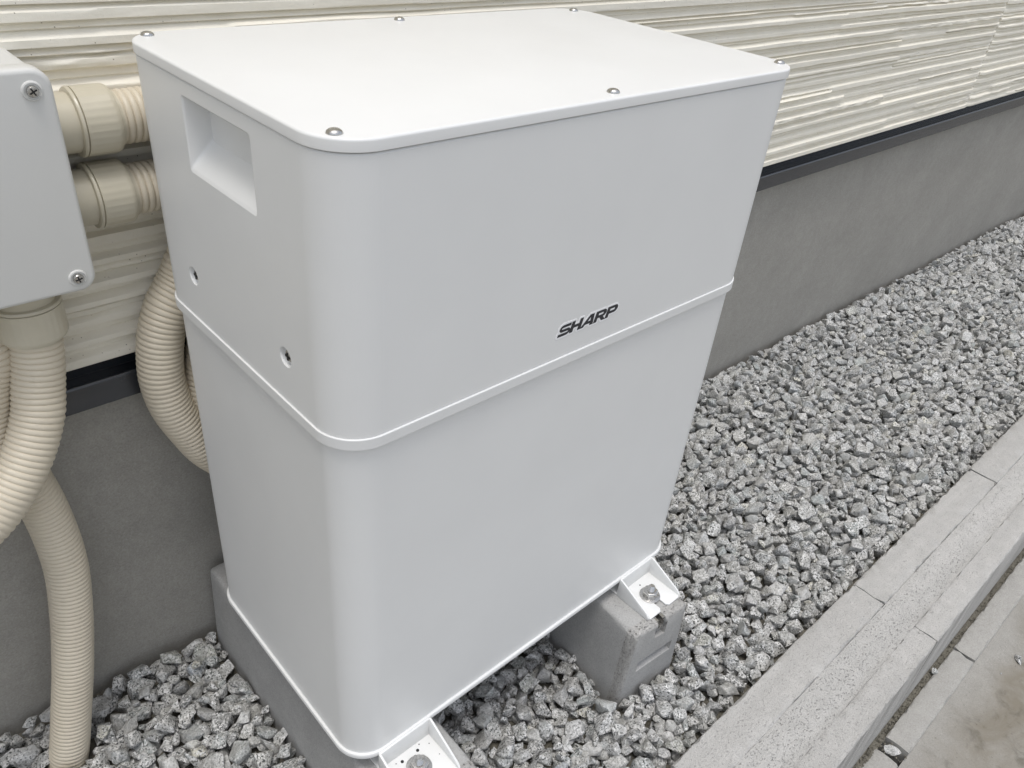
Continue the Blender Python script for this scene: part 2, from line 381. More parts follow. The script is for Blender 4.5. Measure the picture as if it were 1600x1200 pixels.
for k in range(-4, 9):
    xa = 0.876 + 0.51 * k; sh = rng.normal(0, 0.0012); tz = rng.normal(0, 0.0008)
    A, Fa = rough_box(xa + 0.0022, xa + 0.51 - 0.0022, -0.2425, -0.1865 + sh, -0.42, KZ + tz, 0.011, 0.0006, 100 + k)
    Bv, Fb = rough_box(xa - 0.002, xa + 0.51 - 0.0064, -0.3345, -0.2945, -0.42, KZ + tz, 0.011, 0.0006, 200 + k, 0.0016)
    na = len(A); o = obj_from('concrete_block', A + Bv, Fa + [tuple(i + na for i in f) for f in Fb], KERBC, kerb, 40); o.location = (-0.6, 0.26, 0.35)
xs = np.linspace(-1.7, 5.6, 500); ys = np.array([-0.2424, -0.238, -0.228, -0.215 - 0.04, -0.265, -0.28, -0.290, -0.2946])
ys = np.linspace(-0.2426, -0.2962, 9); rg = np.random.default_rng(5)
nzz = smoothnoise((500, 9), (160, 5), rg)
V = [(x, y, KZ - 0.0012 + 0.0005 * nzz[i, j] - (0.0010 if j == 0 else 0) + (0.0020 if j == 8 else 0)) for i, x in enumerate(xs) for j, y in enumerate(ys)]
F = [(i * 9 + j, i * 9 + j + 1, (i + 1) * 9 + j + 1, (i + 1) * 9 + j) for i in range(499) for j in range(8)]
V2 = [(xs[0], -0.2426, -.42), (xs[0], -0.2944, -.42), (xs[-1], -0.2426, -.42), (xs[-1], -0.2944, -.42)]
o = obj_from('mortar_fill', V + V2, F, MORTAR, kerb, 60); o.location = (-0.6, 0.26, 0.35)
# mortar in the joints, a little recessed
bm = bmesh.new()
for k in range(-4, 9):
    xa = 0.876 + 0.51 * k
    box_bm(bm, xa - 0.0035, xa + 0.0035, -0.241, -0.189, -0.42, KZ - 0.004); box_bm(bm, xa - 0.0078, xa - 0.0006, -0.3328, -0.296, -0.42, KZ - 0.004)
o = obj_bm('joint_mortar', bm, MORTAR, kerb, None); o.location = (-0.6, 0.26, 0.35)

# concrete edging strips of the gutter
GZ = -0.337
for i, (xa, xb, dz_, dy, lab) in enumerate(((0.8125, 1.098, 0.0, 0.0, 'short concrete edging strip ending at the dark broken gap beside the kerb'), (1.0995, 2.6, -0.0006, 0.0005, 'long concrete edging strip running away beside the kerb, next to the stained pavement'), (-1.2, 0.788, -0.006, 0.002, 'broken near end of the concrete edging strip at the bottom of the photo'))):
    V, F = rough_box(xa, xb, -0.3855 + dy, -0.3452 + dy, -0.42, GZ + dz_, 0.009, 0.0007, 300 + i, 0.0018)
    tag(obj_from('edging_strip', V, F, EDGEC, None, 40), lab, 'edging', 'concrete edging strips of the gutter')
o = sheet('soil', -1.5, 5, -0.3465, -0.3335, -0.3445, SOIL, 'structure', 500, 3, 0.0012)

# ------------------------------------------------------------------ the battery cabinet
W, D = 0.56, 0.334; IL = 0.0033; RB = 0.039
ZL, ZT, ZF1, ZF2 = 0.6745, 0.6838, 0.4447, 0.4341
cab = thing('battery_cabinet', 'large white metal battery cabinet standing on two concrete blocks by the wall', 'battery cabinet', (0.28, 0.167, 0))
CO = Vector((-0.28, -0.167, 0))
def cobj(o): o.location = CO; return o
V, F = rprism(0, W, 0, D, RB, [(-IL, 0.0), (-IL, ZF2 + 0.001)], 18); cobj(obj_from('lower_body', V, F, WHITE, cab, 30))
V, F = rprism(0, W, 0, D, RB, [(0.0006, ZF2), (0.0012, ZF2 + 0.0004), (0.0012, ZF1 - 0.0007), (0.0009, ZF1 - 0.0002), (0.0003, ZF1), (-0.003, ZF1)], 18); cobj(obj_from('middle_trim', V, F, WHITE, cab, 28))
V, F = rprism(0, W, 0, D, RB, [(-0.0012, ZF1 - 0.0003), (-0.0004, ZF1 + 0.0006), (-0.0004, ZL - 0.0022), (-0.0016, ZL - 0.0010)], 18)
upper = cobj(obj_from('upper_cover', V, F, WHITE, cab, 30))
cut_l = []
# hand hold with a sloping floor
y0, y1, z0, z1, dd = 0.107, 0.217, 0.601, 0.660, 0.021
rings = []
for x, g, zb_ in ((-0.004, 0.0016, z0), (0.0004, 0.0016, z0), (0.0013, 0.0004, z0 + 0.0006), (0.0022, 0.0, z0 + 0.0019), (dd, -0.0008, z0 + 0.0205)):
    rings.append([(x, y, z) for y, z in rloop(y0 - g, y1 + g, zb_ - g, z1 + g, 0.0034, 5)])
V, F = loft(rings); bm = bmesh.new(); vs = [bm.verts.new(v) for v in V]; [bm.faces.new([vs[i] for i in f]) for f in F]
cut_l.append(cobj(obj_bm('cutter', bm, WHITE, cab)))
for yy, zz in ((0.248, 0.4910), (0.0803, 0.4897)):
    V, F = lathe([(0.0092, -0.004), (0.0092, 0.0006), (0.0084, 0.0014), (0.0080, 0.0048)], 28, 'x', (0, yy, zz)); cut_l.append(cobj(obj_from('cutter', V, F, WHITE, cab)))
cut(upper, cut_l, 0, 30)
for p_ in upper.data.polygons:
    if max(abs(p_.normal.x), abs(p_.normal.y), abs(p_.normal.z)) > 0.9999: p_.use_smooth = False
for yy, zz in ((0.248, 0.4910), (0.0803, 0.4897)):
    V, F = lathe([(0.0056, 0.0050), (0.0056, 0.0034), (0.0044, 0.0024), (0.001, 0.0020)], 20, 'x', (0, yy, zz)); s = cobj(obj_from('recessed_screw', V, F, STEEL, cab, 40))
    bm = bmesh.new(); box_bm(bm, 0.00185, 0.0040, yy - 0.0036, yy + 0.0036, zz - 0.0010, zz + 0.0010); box_bm(bm, 0.00180, 0.0040, yy - 0.0010, yy + 0.0010, zz - 0.0036, zz + 0.0036)
    obj_bm('cross_slot', bm, DARK, s, None)
prof = [(-0.0022, ZL - 0.0002), (0.0002, ZL), (0.0008, ZL + 0.0006), (0.0008, ZT - 0.0021)] + [(0.0008 - 0.0021 * (1 - math.cos(math.radians(a))), ZT - 0.0021 + 0.0021 * math.sin(math.radians(a))) for a in (18, 36, 54, 72, 90)]
V, F = rprism(0, W, 0, D, RB, prof, 18); lid = cobj(obj_from('lid', V, F, WHITE, cab, 25))
for x, y in ((0.0158, 0.0187), (0.0194, 0.3200), (0.2816, 0.3193), (0.5401, 0.3120), (0.5463, 0.0214), (0.2765, 0.0130)):
    V, F = lathe([(0.0056, ZT - 0.0004), (0.0057, ZT + 0.0005), (0.0050, ZT + 0.0018), (0.0036, ZT + 0.0028), (0.0018, ZT + 0.0033), (0.0005, ZT + 0.0034)], 24, 'z', (x, y, 0))
    s = obj_from('lid_screw', V, F, STEEL, lid, 50)
V, F = rprism(0, W, 0, D, RB, [(-0.0025, -0.0070), (-0.0002, -0.0066), (0.0, -0.0056), (0.0, -0.0012), (-0.0006, -0.0002), (-0.006, 0.0001)], 18); rim = cobj(obj_from('base_rim', V, F, WHITE, cab, 50))

def bracket(cx, by, holes):
    bm = bmesh.new(); hw = 0.036; tip = -0.0605; sw = 0.0062
    out = [(cx - hw, 0.03), (cx - hw, tip + 0.004), (cx - hw + 0.004, tip)]
    out += [(cx - sw - 0.004, tip), (cx - sw, tip + 0.004)] + [(cx - sw * math.cos(math.radians(a)), by + sw * math.sin(math.radians(a))) for a in range(0, 181, 20)] + [(cx + sw, tip + 0.004), (cx + sw + 0.004, tip)]
    out += [(cx + hw - 0.004, tip), (cx + hw, tip + 0.004), (cx + hw, 0.03)]
    prism_bm(bm, out, 'z', -0.0335, -0.0306)
    for sx in (-1, 1):
        a, b = sorted((cx + sx * hw, cx + sx * (hw - 0.0028)))
        prism_bm(bm, [(-0.0006, -0.0337), (-0.0006, -0.0008), (-0.0050, -0.0016), (tip + 0.006, -0.0240), (tip + 0.0015, -0.0290), (tip + 0.002, -0.0337)], 'x', a + sx * 0.0003, b + sx * 0.0003)
    box_bm(bm, cx - hw + 0.001, cx + hw - 0.001, -0.0022, 0.0012, -0.0334, -0.0009)
    bevel_all(bm, 0.0007, 2); br = cobj(obj_bm('mounting_bracket', bm, WHITE, cab, 40))
    bm = bmesh.new()
    for (hx, hy, r) in holes:
        prism_bm(bm, [(hx + r * math.cos(t * math.pi / 5), hy + r * math.sin(t * math.pi / 5)) for t in range(10)], 'z', -0.0310, -0.0302)
    obj_bm('drain_hole', bm, DARK, br, None)
    V, F = lathe([(0.0150, -0.0306), (0.0150, -0.0291), (0.0138, -0.0287)], 32, 'z', (cx, by, 0)); obj_from('washer', V, F, STEEL, br, 40)
    V, F = lathe([(0.0112, -0.0288), (0.0112, -0.0206), (0.0098, -0.0192)], 6, 'z', (cx, by, 0)); 
    c, s_ = math.cos(0.4), math.sin(0.4); V = [(cx + (x - cx) * c - (y - by) * s_, by + (x - cx) * s_ + (y - by) * c, z) for x, y, z in V]
    bm = bmesh.new(); vs = [bm.verts.new(v) for v in V]; [bm.faces.new([vs[i] for i in f]) for f in F]; bevel_all(bm, 0.0006, 2, 20); obj_bm('hex_nut', bm, STEEL, br, 35)
    pr = [(0.0050, -0.0335)]
    z = -0.0192
    while z < -0.0108: pr += [(0.0049, z), (0.0043, z + 0.0006)]; z += 0.0012
    pr += [(0.0040, z), (0.0030, z + 0.0010)]
    V, F = lathe(pr, 24, 'z', (cx, by, 0)); obj_from('threaded_stud', V, F, STEEL, br, 30)
    return br
bracket(0.4765, -0.0320, [(0.4585, -0.0125, 0.0011), (0.4800, -0.0108, 0.0011)])
bracket(0.0655, -0.0280, [(0.0766, -0.0104, 0.0019), (0.0549, -0.0103, 0.0019), (0.0823, -0.0055, 0.0007), (0.0921, -0.0119, 0.0006), (0.0480, -0.0080, 0.0006), (0.0935, -0.0300, 0.0005)])

# lettering: drawn as flat outlines, slanted
def arc(cx, cy, rx, ry, a0, a1, n=12): return [(cx + rx * math.cos(math.radians(a0 + (a1 - a0) * i / n)), cy + ry * math.sin(math.radians(a0 + (a1 - a0) * i / n))) for i in range(n + 1)]
def stroke(pts, ws):
    L, R_ = [], []
    for i, (p, w) in enumerate(zip(pts, ws)):
        a = pts[max(0, i - 1)]; b = pts[min(len(pts) - 1, i + 1)]; dx, dy = b[0] - a[0], b[1] - a[1]; l = math.hypot(dx, dy)
        L.append((p[0] - dy / l * w / 2, p[1] + dx / l * w / 2)); R_.append((p[0] + dy / l * w / 2, p[1] - dx / l * w / 2))
    return L + R_[::-1]
sp = [(1.50, 0.88), (1.1, 0.89)] + arc(0.55, 0.69, 0.40, 0.20, 95, 265, 10) + [(0.85, 0.49)] + arc(1.08, 0.305, 0.40, 0.195, 85, -85, 10)[1:] + [(0.6, 0.11), (0.02, 0.12)]
G = {'S': ([stroke(sp, [0.25] * len(sp))], 1.62),
     'H': ([[(0, 0), (.40, 0), (.40, .39), (1.10, .39), (1.10, 0), (1.50, 0), (1.50, 1), (1.10, 1), (1.10, .61), (.40, .61), (.40, 1), (0, 1)]], 1.62),
     'A': ([[(-.12, 0), (.26, 0), (.44, .20), (1.16, .20), (1.18, 0), (1.62, 0), (1.40, 1), (.86, 1)], [(.66, .40), (1.12, .40), (1.06, .78), (.98, .78)]], 1.74),
     'R': ([[(0, 0), (.40, 0), (.40, .36), (.72, .36), (1.12, 0), (1.62, 0), (1.14, .38)] + arc(1.12, .69, .42, .31, -80, 90, 12) + [(0, 1)], [(.40, .56), (1.02, .56)] + arc(1.02, .68, .14, .12, -80, 80, 6) + [(1.02, .80), (.40, .80)]], 1.66),
     'P': ([[(0, 0), (.40, 0), (.40, .34)] + [(1.08, .34)] + arc(1.12, .67, .42, .33, -80, 90, 12) + [(0, 1)], [(.40, .55), (1.02, .55)] + arc(1.02, .675, .14, .125, -80, 80, 6) + [(1.02, .80), (.40, .80)]], 1.6)}
LH = 0.0112; LX0, LZ0 = 0.2335, 0.4688
def glyph_mesh(polys, off, ext, x0, holes=True):
    cu = bpy.data.curves.new('g', 'CURVE'); cu.dimensions = '2D'; cu.fill_mode = 'BOTH'; cu.extrude = ext; cu.offset = off
    for q, pl in enumerate(polys):
        if q and not holes: continue
        s = cu.splines.new('POLY'); s.points.add(len(pl) - 1); s.use_cyclic_u = True
        for p, (x, y) in zip(s.points, pl): p.co = (x0 + (x * 0.90 + 0.30 * y) * LH, y * LH, 0, 1)
    o = bpy.data.objects.new('g', cu); COL.objects.link(o); dg = bpy.context.evaluated_depsgraph_get(); dg.update()
    me = bpy.data.meshes.new_from_object(o.evaluated_get(dg)); bpy.data.objects.remove(o); return me
def strip_mesh(pl, x0):
    """the S: a band of quads, front and back"""
    n = len(pl) // 2; f = lambda p, z: (x0 + (p[0] * 0.90 + 0.30 * p[1]) * LH, p[1] * LH, z)
    L = pl[:n]; R_ = pl[n:][::-1]; V = [f(p, z) for z in (-0.00012, 0.00012) for p in L + R_]; F = []
    for i in range(n - 1):
        F += [(i, i + 1, n + i + 1, n + i)[::-1], (2 * n + i, 2 * n + i + 1, 3 * n + i + 1, 3 * n + i), (i, i + 1, 2 * n + i + 1, 2 * n + i), (n + i, 3 * n + i, 3 * n + i + 1, n + i + 1)]
    F += [(0, n, 3 * n, 2 * n), (n - 1, 2 * n - 1, 4 * n - 1, 3 * n - 1)]
    me = bpy.data.meshes.new('letter'); me.from_pydata(V, [], F); me.update(); return me
x = LX0; letters = []
for ch in 'SHARP':
    polys, adv = G[ch]
    letters.append(strip_mesh(polys[0], x) if ch == 'S' else glyph_mesh(polys, 0.00022, 0.00012, x)); x += adv * 0.90 * LH
def sticker_outline():
    """outer contour of the lettering grown by r, from a sampled distance field"""
    segs = []; x = LX0; allp = []
    for ch in 'SHARP':
        pl = [(x + (a * 0.90 + 0.30 * b) * LH, b * LH) for a, b in G[ch][0][0]]; allp.append(pl); x += G[ch][1] * 0.90 * LH
    h = 0.0004; r = 0.0021
    gx = np.arange(LX0 - 0.006, x + 0.010, h); gy = np.arange(-0.006, LH + 0.006, h); X, Y = np.meshgrid(gx, gy, indexing='ij'); Dm = np.full(X.shape, 1e9); IN = np.zeros(X.shape, bool)
    for pl in allp:
        ins = np.zeros(X.shape, bool)
        for (ax, ay), (bx, by) in zip(pl, pl[1:] + pl[:1]):
            dx, dy = bx - ax, by - ay; L2 = dx * dx + dy * dy + 1e-18; t = np.clip(((X - ax) * dx + (Y - ay) * dy) / L2, 0, 1)
            Dm = np.minimum(Dm, np.hypot(X - ax - t * dx, Y - ay - t * dy))
            c = ((ay > Y) != (by > Y)) & (X < (bx - ax) * (Y - ay) / (by - ay + 1e-18) + ax); ins ^= c
        IN |= ins
    Dm = np.where(IN, -Dm, Dm) - r
    bm = bmesh.new(); vm = {}
    def vert(key, p):
        if key not in vm: vm[key] = bm.verts.new((p[0], 0.0006, LZ0 + p[1]))
        return vm[key]
    for i in range(len(gx) - 1):          # marching squares, filled
        for j in range(len(gy) - 1):
            cs = [(i, j), (i + 1, j), (i + 1, j + 1), (i, j + 1)]; ds = [Dm[c] for c in cs]
            if min(ds) > 0: continue
            poly = []
            for k in range(4):
                a, b = cs[k], cs[(k + 1) % 4]; da, db = ds[k], ds[(k + 1) % 4]
                if da <= 0: poly.append(vert(a, (gx[a[0]], gy[a[1]])))
                if (da <= 0) != (db <= 0):
                    t = da / (da - db); key = tuple(sorted((a, b))); poly.append(vert(key, (gx[a[0]] + t * (gx[b[0]] - gx[a[0]]), gy[a[1]] + t * (gy[b[1]] - gy[a[1]]))))
            if len(poly) > 2 and len(set(poly)) == len(poly):
                try: bm.faces.new(poly)
                except ValueError: pass
    r_ = bmesh.ops.extrude_face_region(bm, geom=list(bm.faces)); 
    for v in [g for g in r_['geom'] if isinstance(g, bmesh.types.BMVert)]: v.co.y = 0.00018
    return bm
stk = cobj(obj_bm('logo_sticker', sticker_outline(), STICK, cab, 40))
for me in letters:
    me.materials.clear(); me.materials.append(INK); me.name = 'letter'
    me.transform(Matrix.Translation((0, 0.00010, LZ0)) @ Matrix.Rotation(math.pi / 2, 4, 'X'))
    link(bpy.data.objects.new('letter', me), stk)

# ------------------------------------------------------------------ concrete foot blocks
def foot_block(loc, rotz, y0, y1, label, pocket):
    root = thing('foot_block', label, 'concrete block', loc, rotz, 'concrete blocks carrying the cabinet')
    zt, zb, ht, hb, r = -0.034, -0.215, 0.0535, 0.062, 0.0065
    bm = bmesh.new(); N = 46; rg = np.random.default_rng(int(1000 * (2 + loc[0])))
    ys = np.concatenate([y0 + np.array([0, 0.002, 0.005, 0.008, 0.012, 0.018, 0.026]), np.linspace(y0 + 0.04, y1 - 0.03, 24), y1 - np.array([0.018, 0.011, 0.006, 0.002, 0])])
    sect = []
    for t in np.linspace(0, 1, 10): sect.append((-hb + (hb - ht) * t * 0.94, zb + (zt - zb) * t * 0.94))
    for a in (20, 45, 70): sect.append((-ht + r * (1 - math.cos(math.radians(a))) , zt - r + r * math.sin(math.radians(a))))
    for t in np.linspace(0.0, 1, 16): sect.append((-ht + r + (2 * ht - 2 * r) * t, zt))
    sect += [(-a, b) for a, b in sect[:13][::-1]]
    rings = []
    for i, y in enumerate(ys):
        e = min(abs(y - y0) / 0.006, abs(y1 - y) / 0.010, 1.0); ins = 0.0050 * (1 - math.sqrt(max(0, 1 - (1 - e) ** 2))) 
        ring = []
        for q, (x, z) in enumerate(sect):
            edge = 1 if (q in range(9, 15) or q in range(27, 34)) else 0.35
            front = abs(y - y0) < 0.02
            jit = (0.0009 if front else 0.00015) * (1 if 0 < q < len(sect) - 1 else 0)
            s = 1 - ins / hb
            ring.append((x * s + rg.normal(0, jit * edge), y + rg.normal(0, jit * edge * (0.6 if i else 0.4)), z - ins * max(0, (z - zb) / (zt - zb)) + rg.normal(0, jit * edge)))
        rings.append(ring)
    V, F = loft(rings)
    o = obj_from('block_body', V, F, BLOCKC, root, 50)
    cs = []
    bmc = bmesh.new(); box_bm(bmc, -0.0085, 0.0085, y0 - 0.05, y1 - 0.10, zt - 0.017, zt + 0.05); cs.append(obj_bm('cutter', bmc, ROUGHC, root))
    if pocket:
        bmc = bmesh.new(); P = [(-0.035, y0 - 0.01, -0.101), (0.039, y0 - 0.01, -0.101), (0.039, y0 - 0.01, -0.127), (-0.035, y0 - 0.01, -0.127), (-0.033, y0 + 0.009, -0.103), (0.037, y0 + 0.009, -0.103), (0.037, y0 + 0.009, -0.120), (-0.033, y0 + 0.009, -0.120)]
        vs = [bmc.verts.new(p) for p in P]
        for f in ((0, 1, 2, 3), (4, 7, 6, 5), (0, 4, 5, 1), (1, 5, 6, 2), (2, 6, 7, 3), (3, 7, 4, 0)): bmc.faces.new([vs[i] for i in f])
        cs.append(obj_bm('cutter', bmc, ROUGHC, root))
        # broken notch under the rail
        bmc = bmesh.new(); box_bm(bmc, -0.0125, 0.0125, y0 - 0.01, y0 + 0.0075, zt - 0.031, zt - 0.010)
        for v in bmc.verts: v.co += Vector((rg.normal(0, .002), 0, rg.normal(0, .003)))
        cs.append(obj_bm('cutter', bmc, ROUGHC, root))
    cut(o, cs, 0.0008, 28, 1)
    o.data.materials.append(ROUGHC)
    for f_ in o.data.polygons:
        c = f_.center
        if c.y < y0 + 0.020 and (abs(f_.normal.y) < 0.93 or f_.area < 2e-5) and (c.z > zt - 0.030 or abs(c.x) > ht - 0.004) and f_.area < 4e-4: f_.material_index = 1
    # chipped rim along the front edges
    ch = bmesh.new()
    bm = bmesh.new()
    for sx in (-1, 1):
        a, b = sorted((sx * 0.0083, sx * 0.0064)); box_bm(bm, a, b, y0 + 0.004, y1 - 0.11, zt - 0.0155, zt - 0.0006)
        a, b = sorted((sx * 0.0064, sx * 0.0040)); box_bm(bm, a, b, y0 + 0.004, y1 - 0.11, zt - 0.0022, zt - 0.0007)
    box_bm(bm, -0.0063, 0.0063, y0 + 0.002, y1 - 0.11, zt - 0.0166, zt - 0.0148)
    obj_bm('anchor_rail', bm, STEEL, root, None)
    return root
foot_block((0.4640, 0.0, 0.0), math.radians(-4.5), -0.0725, 0.395, 'grey concrete block under the far right end of the cabinet, its pocketed end showing', True)
foot_block((0.0670, 0.0, 0.0), 0.0, -0.0725, 0.398, 'grey concrete block under the near left end of the cabinet, smooth long side showing', False)

# ------------------------------------------------------------------ junction box
jb = thing('junction_box', 'white plastic junction box with rounded corners on the siding, left of the cabinet', 'junction box', (-0.2, 0.393, 0.57))
JO = Vector((0.2, -0.393, -0.57))
def xz_prism(x0, x1, z0, z1, r, prof, n=10):
    rings = []
    for o, y in prof: rings.append([(x, y, z) for x, z in rloop(x0 - o, x1 + o, z0 - o, z1 + o, max(r + o, 0.001), n)])
    return loft(rings)
bx0, bx1, bz0, bz1 = -0.335, -0.0685, 0.4765, 0.6690
V, F = xz_prism(bx0, bx1, bz0, bz1, 0.0135, [(-0.0022, 0.3965), (-0.0022, 0.3180), (-0.0030, 0.3176)]); o = obj_from('box_body', V, F, BOXWHITE, jb, 40); o.location = JO
prof = [(0.0, 0.3178), (0.0006, 0.3170), (0.0006, 0.3035)] + [(0.0006 - 0.0042 * (1 - math.cos(math.radians(a))), 0.3035 - 0.0042 * math.sin(math.radians(a))) for a in (20, 40, 60, 80, 90)]
V, F = xz_prism(bx0, bx1, bz0, bz1, 0.0145, prof, 12); cov = obj_from('box_cover', V, F, BOXWHITE, jb, 40); cov.location = JO
for x, z in ((-0.0838, 0.6528), (-0.0838, 0.4900), (-0.320, 0.6528), (-0.320, 0.4900)):
    V, F = lathe([(0.0079, 0.0), (0.0074, 0.0014), (0.0064, 0.0018), (0.0060, 0.0008), (0.0040, 0.0006)], 28, 'y', (x, 0.2993, z))
    obj_from('screw_boss', V, F, BOXWHITE, cov, 40)
    V, F = lathe([(0.0046, 0.0), (0.0046, 0.0022), (0.0038, 0.0034), (0.0012, 0.0038)], 24, 'y', (x, 0.2990, z)); s = obj_from('cover_screw', V, F, STEEL, cov, 40)
    bm = bmesh.new(); a = random.uniform(0, 1.5)
    for q in range(2):
        c, s_ = math.cos(a + q * math.pi / 2), math.sin(a + q * math.pi / 2)
        pts = [(-.0031, -.0006), (.0031, -.0006), (.0031, .0006), (-.0031, .0006)]
        prism_bm(bm, [(x + px * c - pz * s_, z + px * s_ + pz * c) for px, pz in pts], 'y', 0.2990 - 0.0040 - 0.00004 * q, 0.2990 - 0.0030)
    obj_bm('cross_slot', bm, DARK, cov, None)

# ------------------------------------------------------------------ corrugated conduits
def catmull(P, step):
    P = [np.array(p, float) for p in P]; P = [2 * P[0] - P[1]] + P + [2 * P[-1] - P[-2]]; out = []
    for i in range(1, len(P) - 2):
        for t in np.linspace(0, 1, 30, endpoint=False):
            a, b, c, d = P[i - 1:i + 3]; out.append(0.5 * (2 * b + (c - a) * t + (2 * a - 5 * b + 4 * c - d) * t * t + (3 * b - a - 3 * c + d) * t ** 3))
    out.append(P[-2]); out = np.array(out); s = np.concatenate([[0], np.cumsum(np.linalg.norm(np.diff(out, axis=0), axis=1))])
    n = int(s[-1] / step); u = np.linspace(0, s[-1], n + 1)
    return np.stack([np.interp(u, s, out[:, k]) for k in range(3)], 1), u
def hose(P, r, pitch, parent, off, n=40, amp=0.00125):
    step = pitch / 8; C_, u = catmull(P, step); T = np.gradient(C_, axis=0)
    k = 9; ker = np.ones(k) / k
    T = np.stack([np.convolve(np.pad(T[:, i], k // 2, 'edge'), ker, 'valid') for i in range(3)], 1); T /= np.linalg.norm(T, axis=1)[:, None]
    nrm = np.array([0, 1, 0.0]) if abs(T[0][1]) < 0.9 else np.array([1.0, 0, 0]); rings = []
    th = np.linspace(0, 2 * np.pi, n, endpoint=False)
    for i in range(len(C_)):
        nrm = nrm - T[i] * (nrm @ T[i]); nrm /= np.linalg.norm(nrm); b = np.cross(T[i], nrm)
        ph = (u[i] / pitch) % 1.0; rr = r - amp * 2 * abs(ph - 0.5) ** 2.2 * 4.6 / 1.0 if False else r - amp * (1 - math.sqrt(max(0.0, math.sin(math.pi * ph)))) * 1.6
        rings.append(C_[i] + rr * (np.cos(th)[:, None] * nrm + np.sin(th)[:, None] * b))
    V = np.concatenate(rings); m = len(C_); I, J = np.meshgrid(np.arange(m - 1), np.arange(n), indexing='ij'); I = I.ravel(); J = J.ravel(); J2 = (J + 1) % n
    F = np.stack([I * n + J, I * n + J2, (I + 1) * n + J2, (I + 1) * n + J], 1)
    o = obj_from('corrugated_hose', V.tolist(), F.tolist() + [tuple(range(n))[::-1], tuple(range((m - 1) * n, m * n))], CONDUIT, parent, 75); o.location = off; return o
def fitting(parent, off, axis, origin, sgn, L0, L1, L2, r=0.0262, R=0.0312):
    """smooth barrel from the box, a lipped collar, then a ribbed nut"""
    V, F = lathe([(r, sgn * -0.004), (r, sgn * L0)], 48, axis, origin); o = obj_from('fitting_barrel', V, F, FIT, parent, 40); o.location = off
    V, F = lathe([(r + .0004, sgn * (L0 - .001)), (R - .0012, sgn * (L0 - .0005)), (R - .0004, sgn * (L0 + .0006)), (R - .0004, sgn * (L0 + .0022)), (R - .0016, sgn * (L0 + .003))], 64, axis, origin); o = obj_from('collar_lip', V, F, FIT, parent, 40); o.location = off
    nb = 30
    def bump(t, k): return 1 + (0.007 if (k in (2, 3) and (t * nb / (2 * math.pi)) % 1 < 0.45) else 0)
    a = L0 + 0.003
    V, F = lathe([(R - .003, sgn * a), (R - .0006, sgn * (a + .0006)), (R - .0008, sgn * (a + .004)), (R - .0008, sgn * (L1 - .005)), (R - .0006, sgn * (L1 - .003)), (R - .0022, sgn * L1), (r - 0.001, sgn * (L1 + .0008)), (0.0252, sgn * L2)], 240, axis, origin, bump); o = obj_from('ribbed_nut', V, F, FIT, parent, 40); o.location = off
for z, lab, yc in ((0.6065, 'upper of two beige corrugated conduits leaving the right side of the junction box', 0.3622), (0.5375, 'lower of two beige corrugated conduits leaving the right side of the junction box', 0.3622)):
    t = thing('conduit', lab, 'conduit', (-0.07, yc, z), 0, 'beige corrugated conduits'); off = Vector((0.07, -yc, -z))
    fitting(t, off, 'x', (-0.069, yc, z), 1, 0.026, 0.0595, 0.063)
    hose([(-0.009, yc, z), (0.06, yc, z), (0.14, yc, z), (0.25, yc, z), (0.42, yc, z)], 0.0246, 0.0064, t, off)
t = thing('conduit', 'beige corrugated conduit looping out beside the back left edge of the cabinet', 'conduit', (-0.01, 0.3622, 0.32), 0, 'beige corrugated conduits'); off = Vector((0.01, -0.3622, -0.32))
yc = 0.3622
hose([(0.14, yc, 0.4880), (0.075, yc, 0.4820), (0.0445, yc, 0.4555), (0.0282, yc, 0.4290), (0.0104, yc, 0.4030), (-0.0012, yc, 0.3743), (-0.0076, yc, 0.3435), (-0.0094, yc, 0.3143), (-0.0047, yc, 0.2793), (0.0092, yc, 0.2397), (0.0303, yc, 0.1953), (0.065, yc, 0.158), (0.12, yc, 0.142)], 0.0246, 0.0060, t, off)
t = thing('conduit', 'beige corrugated conduit in the shade behind the looping one, half hidden by the cabinet', 'conduit', (0.045, yc, 0.28), 0, 'beige corrugated conduits'); off = Vector((-0.045, -yc, -0.28))
hose([(0.17, yc, 0.410), (0.105, yc, 0.404), (0.060, yc, 0.370), (0.0395, yc, 0.310), (0.0415, yc, 0.255), (0.076, yc, 0.212), (0.16, yc, 0.200)], 0.0236, 0.0060, t, off)
t = thing('conduit', 'beige corrugated conduit hanging from the bottom of the junction box and curving to the left', 'conduit', (-0.121, 0.35, 0.476), 0, 'beige corrugated conduits'); off = Vector((0.121, -0.35, -0.476))
fitting(t, off, 'z', (-0.1205, 0.352, 0.477), -1, 0.022, 0.0585, 0.062)
P1 = [(-0.1205, 0.352, 0.420), (-0.1245, 0.349, 0.392), (-0.1310, 0.345, 0.366), (-0.1395, 0.338, 0.3385), (-0.1555, 0.330, 0.3092), (-0.178, 0.322, 0.281), (-0.207, 0.315, 0.256), (-0.245, 0.310, 0.234), (-0.30, 0.30, 0.19), (-0.345, 0.29, 0.10), (-0.36, 0.28, -0.02), (-0.36, 0.28, -0.19)]
hose(P1, 0.0242, 0.0064, t, off)
t = thing('conduit', 'beige corrugated conduit running down into the gravel at the left', 'conduit', (-0.215, 0.334, -0.16), 0, 'beige corrugated conduits'); off = Vector((0.215, -0.334, 0.16))
P2 = [(-0.181, 0.366, 0.475), (-0.1598, 0.366, 0.4111), (-0.1699, 0.366, 0.371), (-0.1777, 0.366, 0.3358), (-0.1773, 0.366, 0.3034), (-0.1661, 0.366, 0.2641), (-0.1559, 0.365, 0.1953), (-0.1544, 0.36, 0.1179), (-0.1653, 0.354, 0.0426), (-0.1821, 0.346, -0.032), (-0.1976, 0.34, -0.0891), (-0.2155, 0.334, -0.1541), (-0.2315, 0.333, -0.2095)]
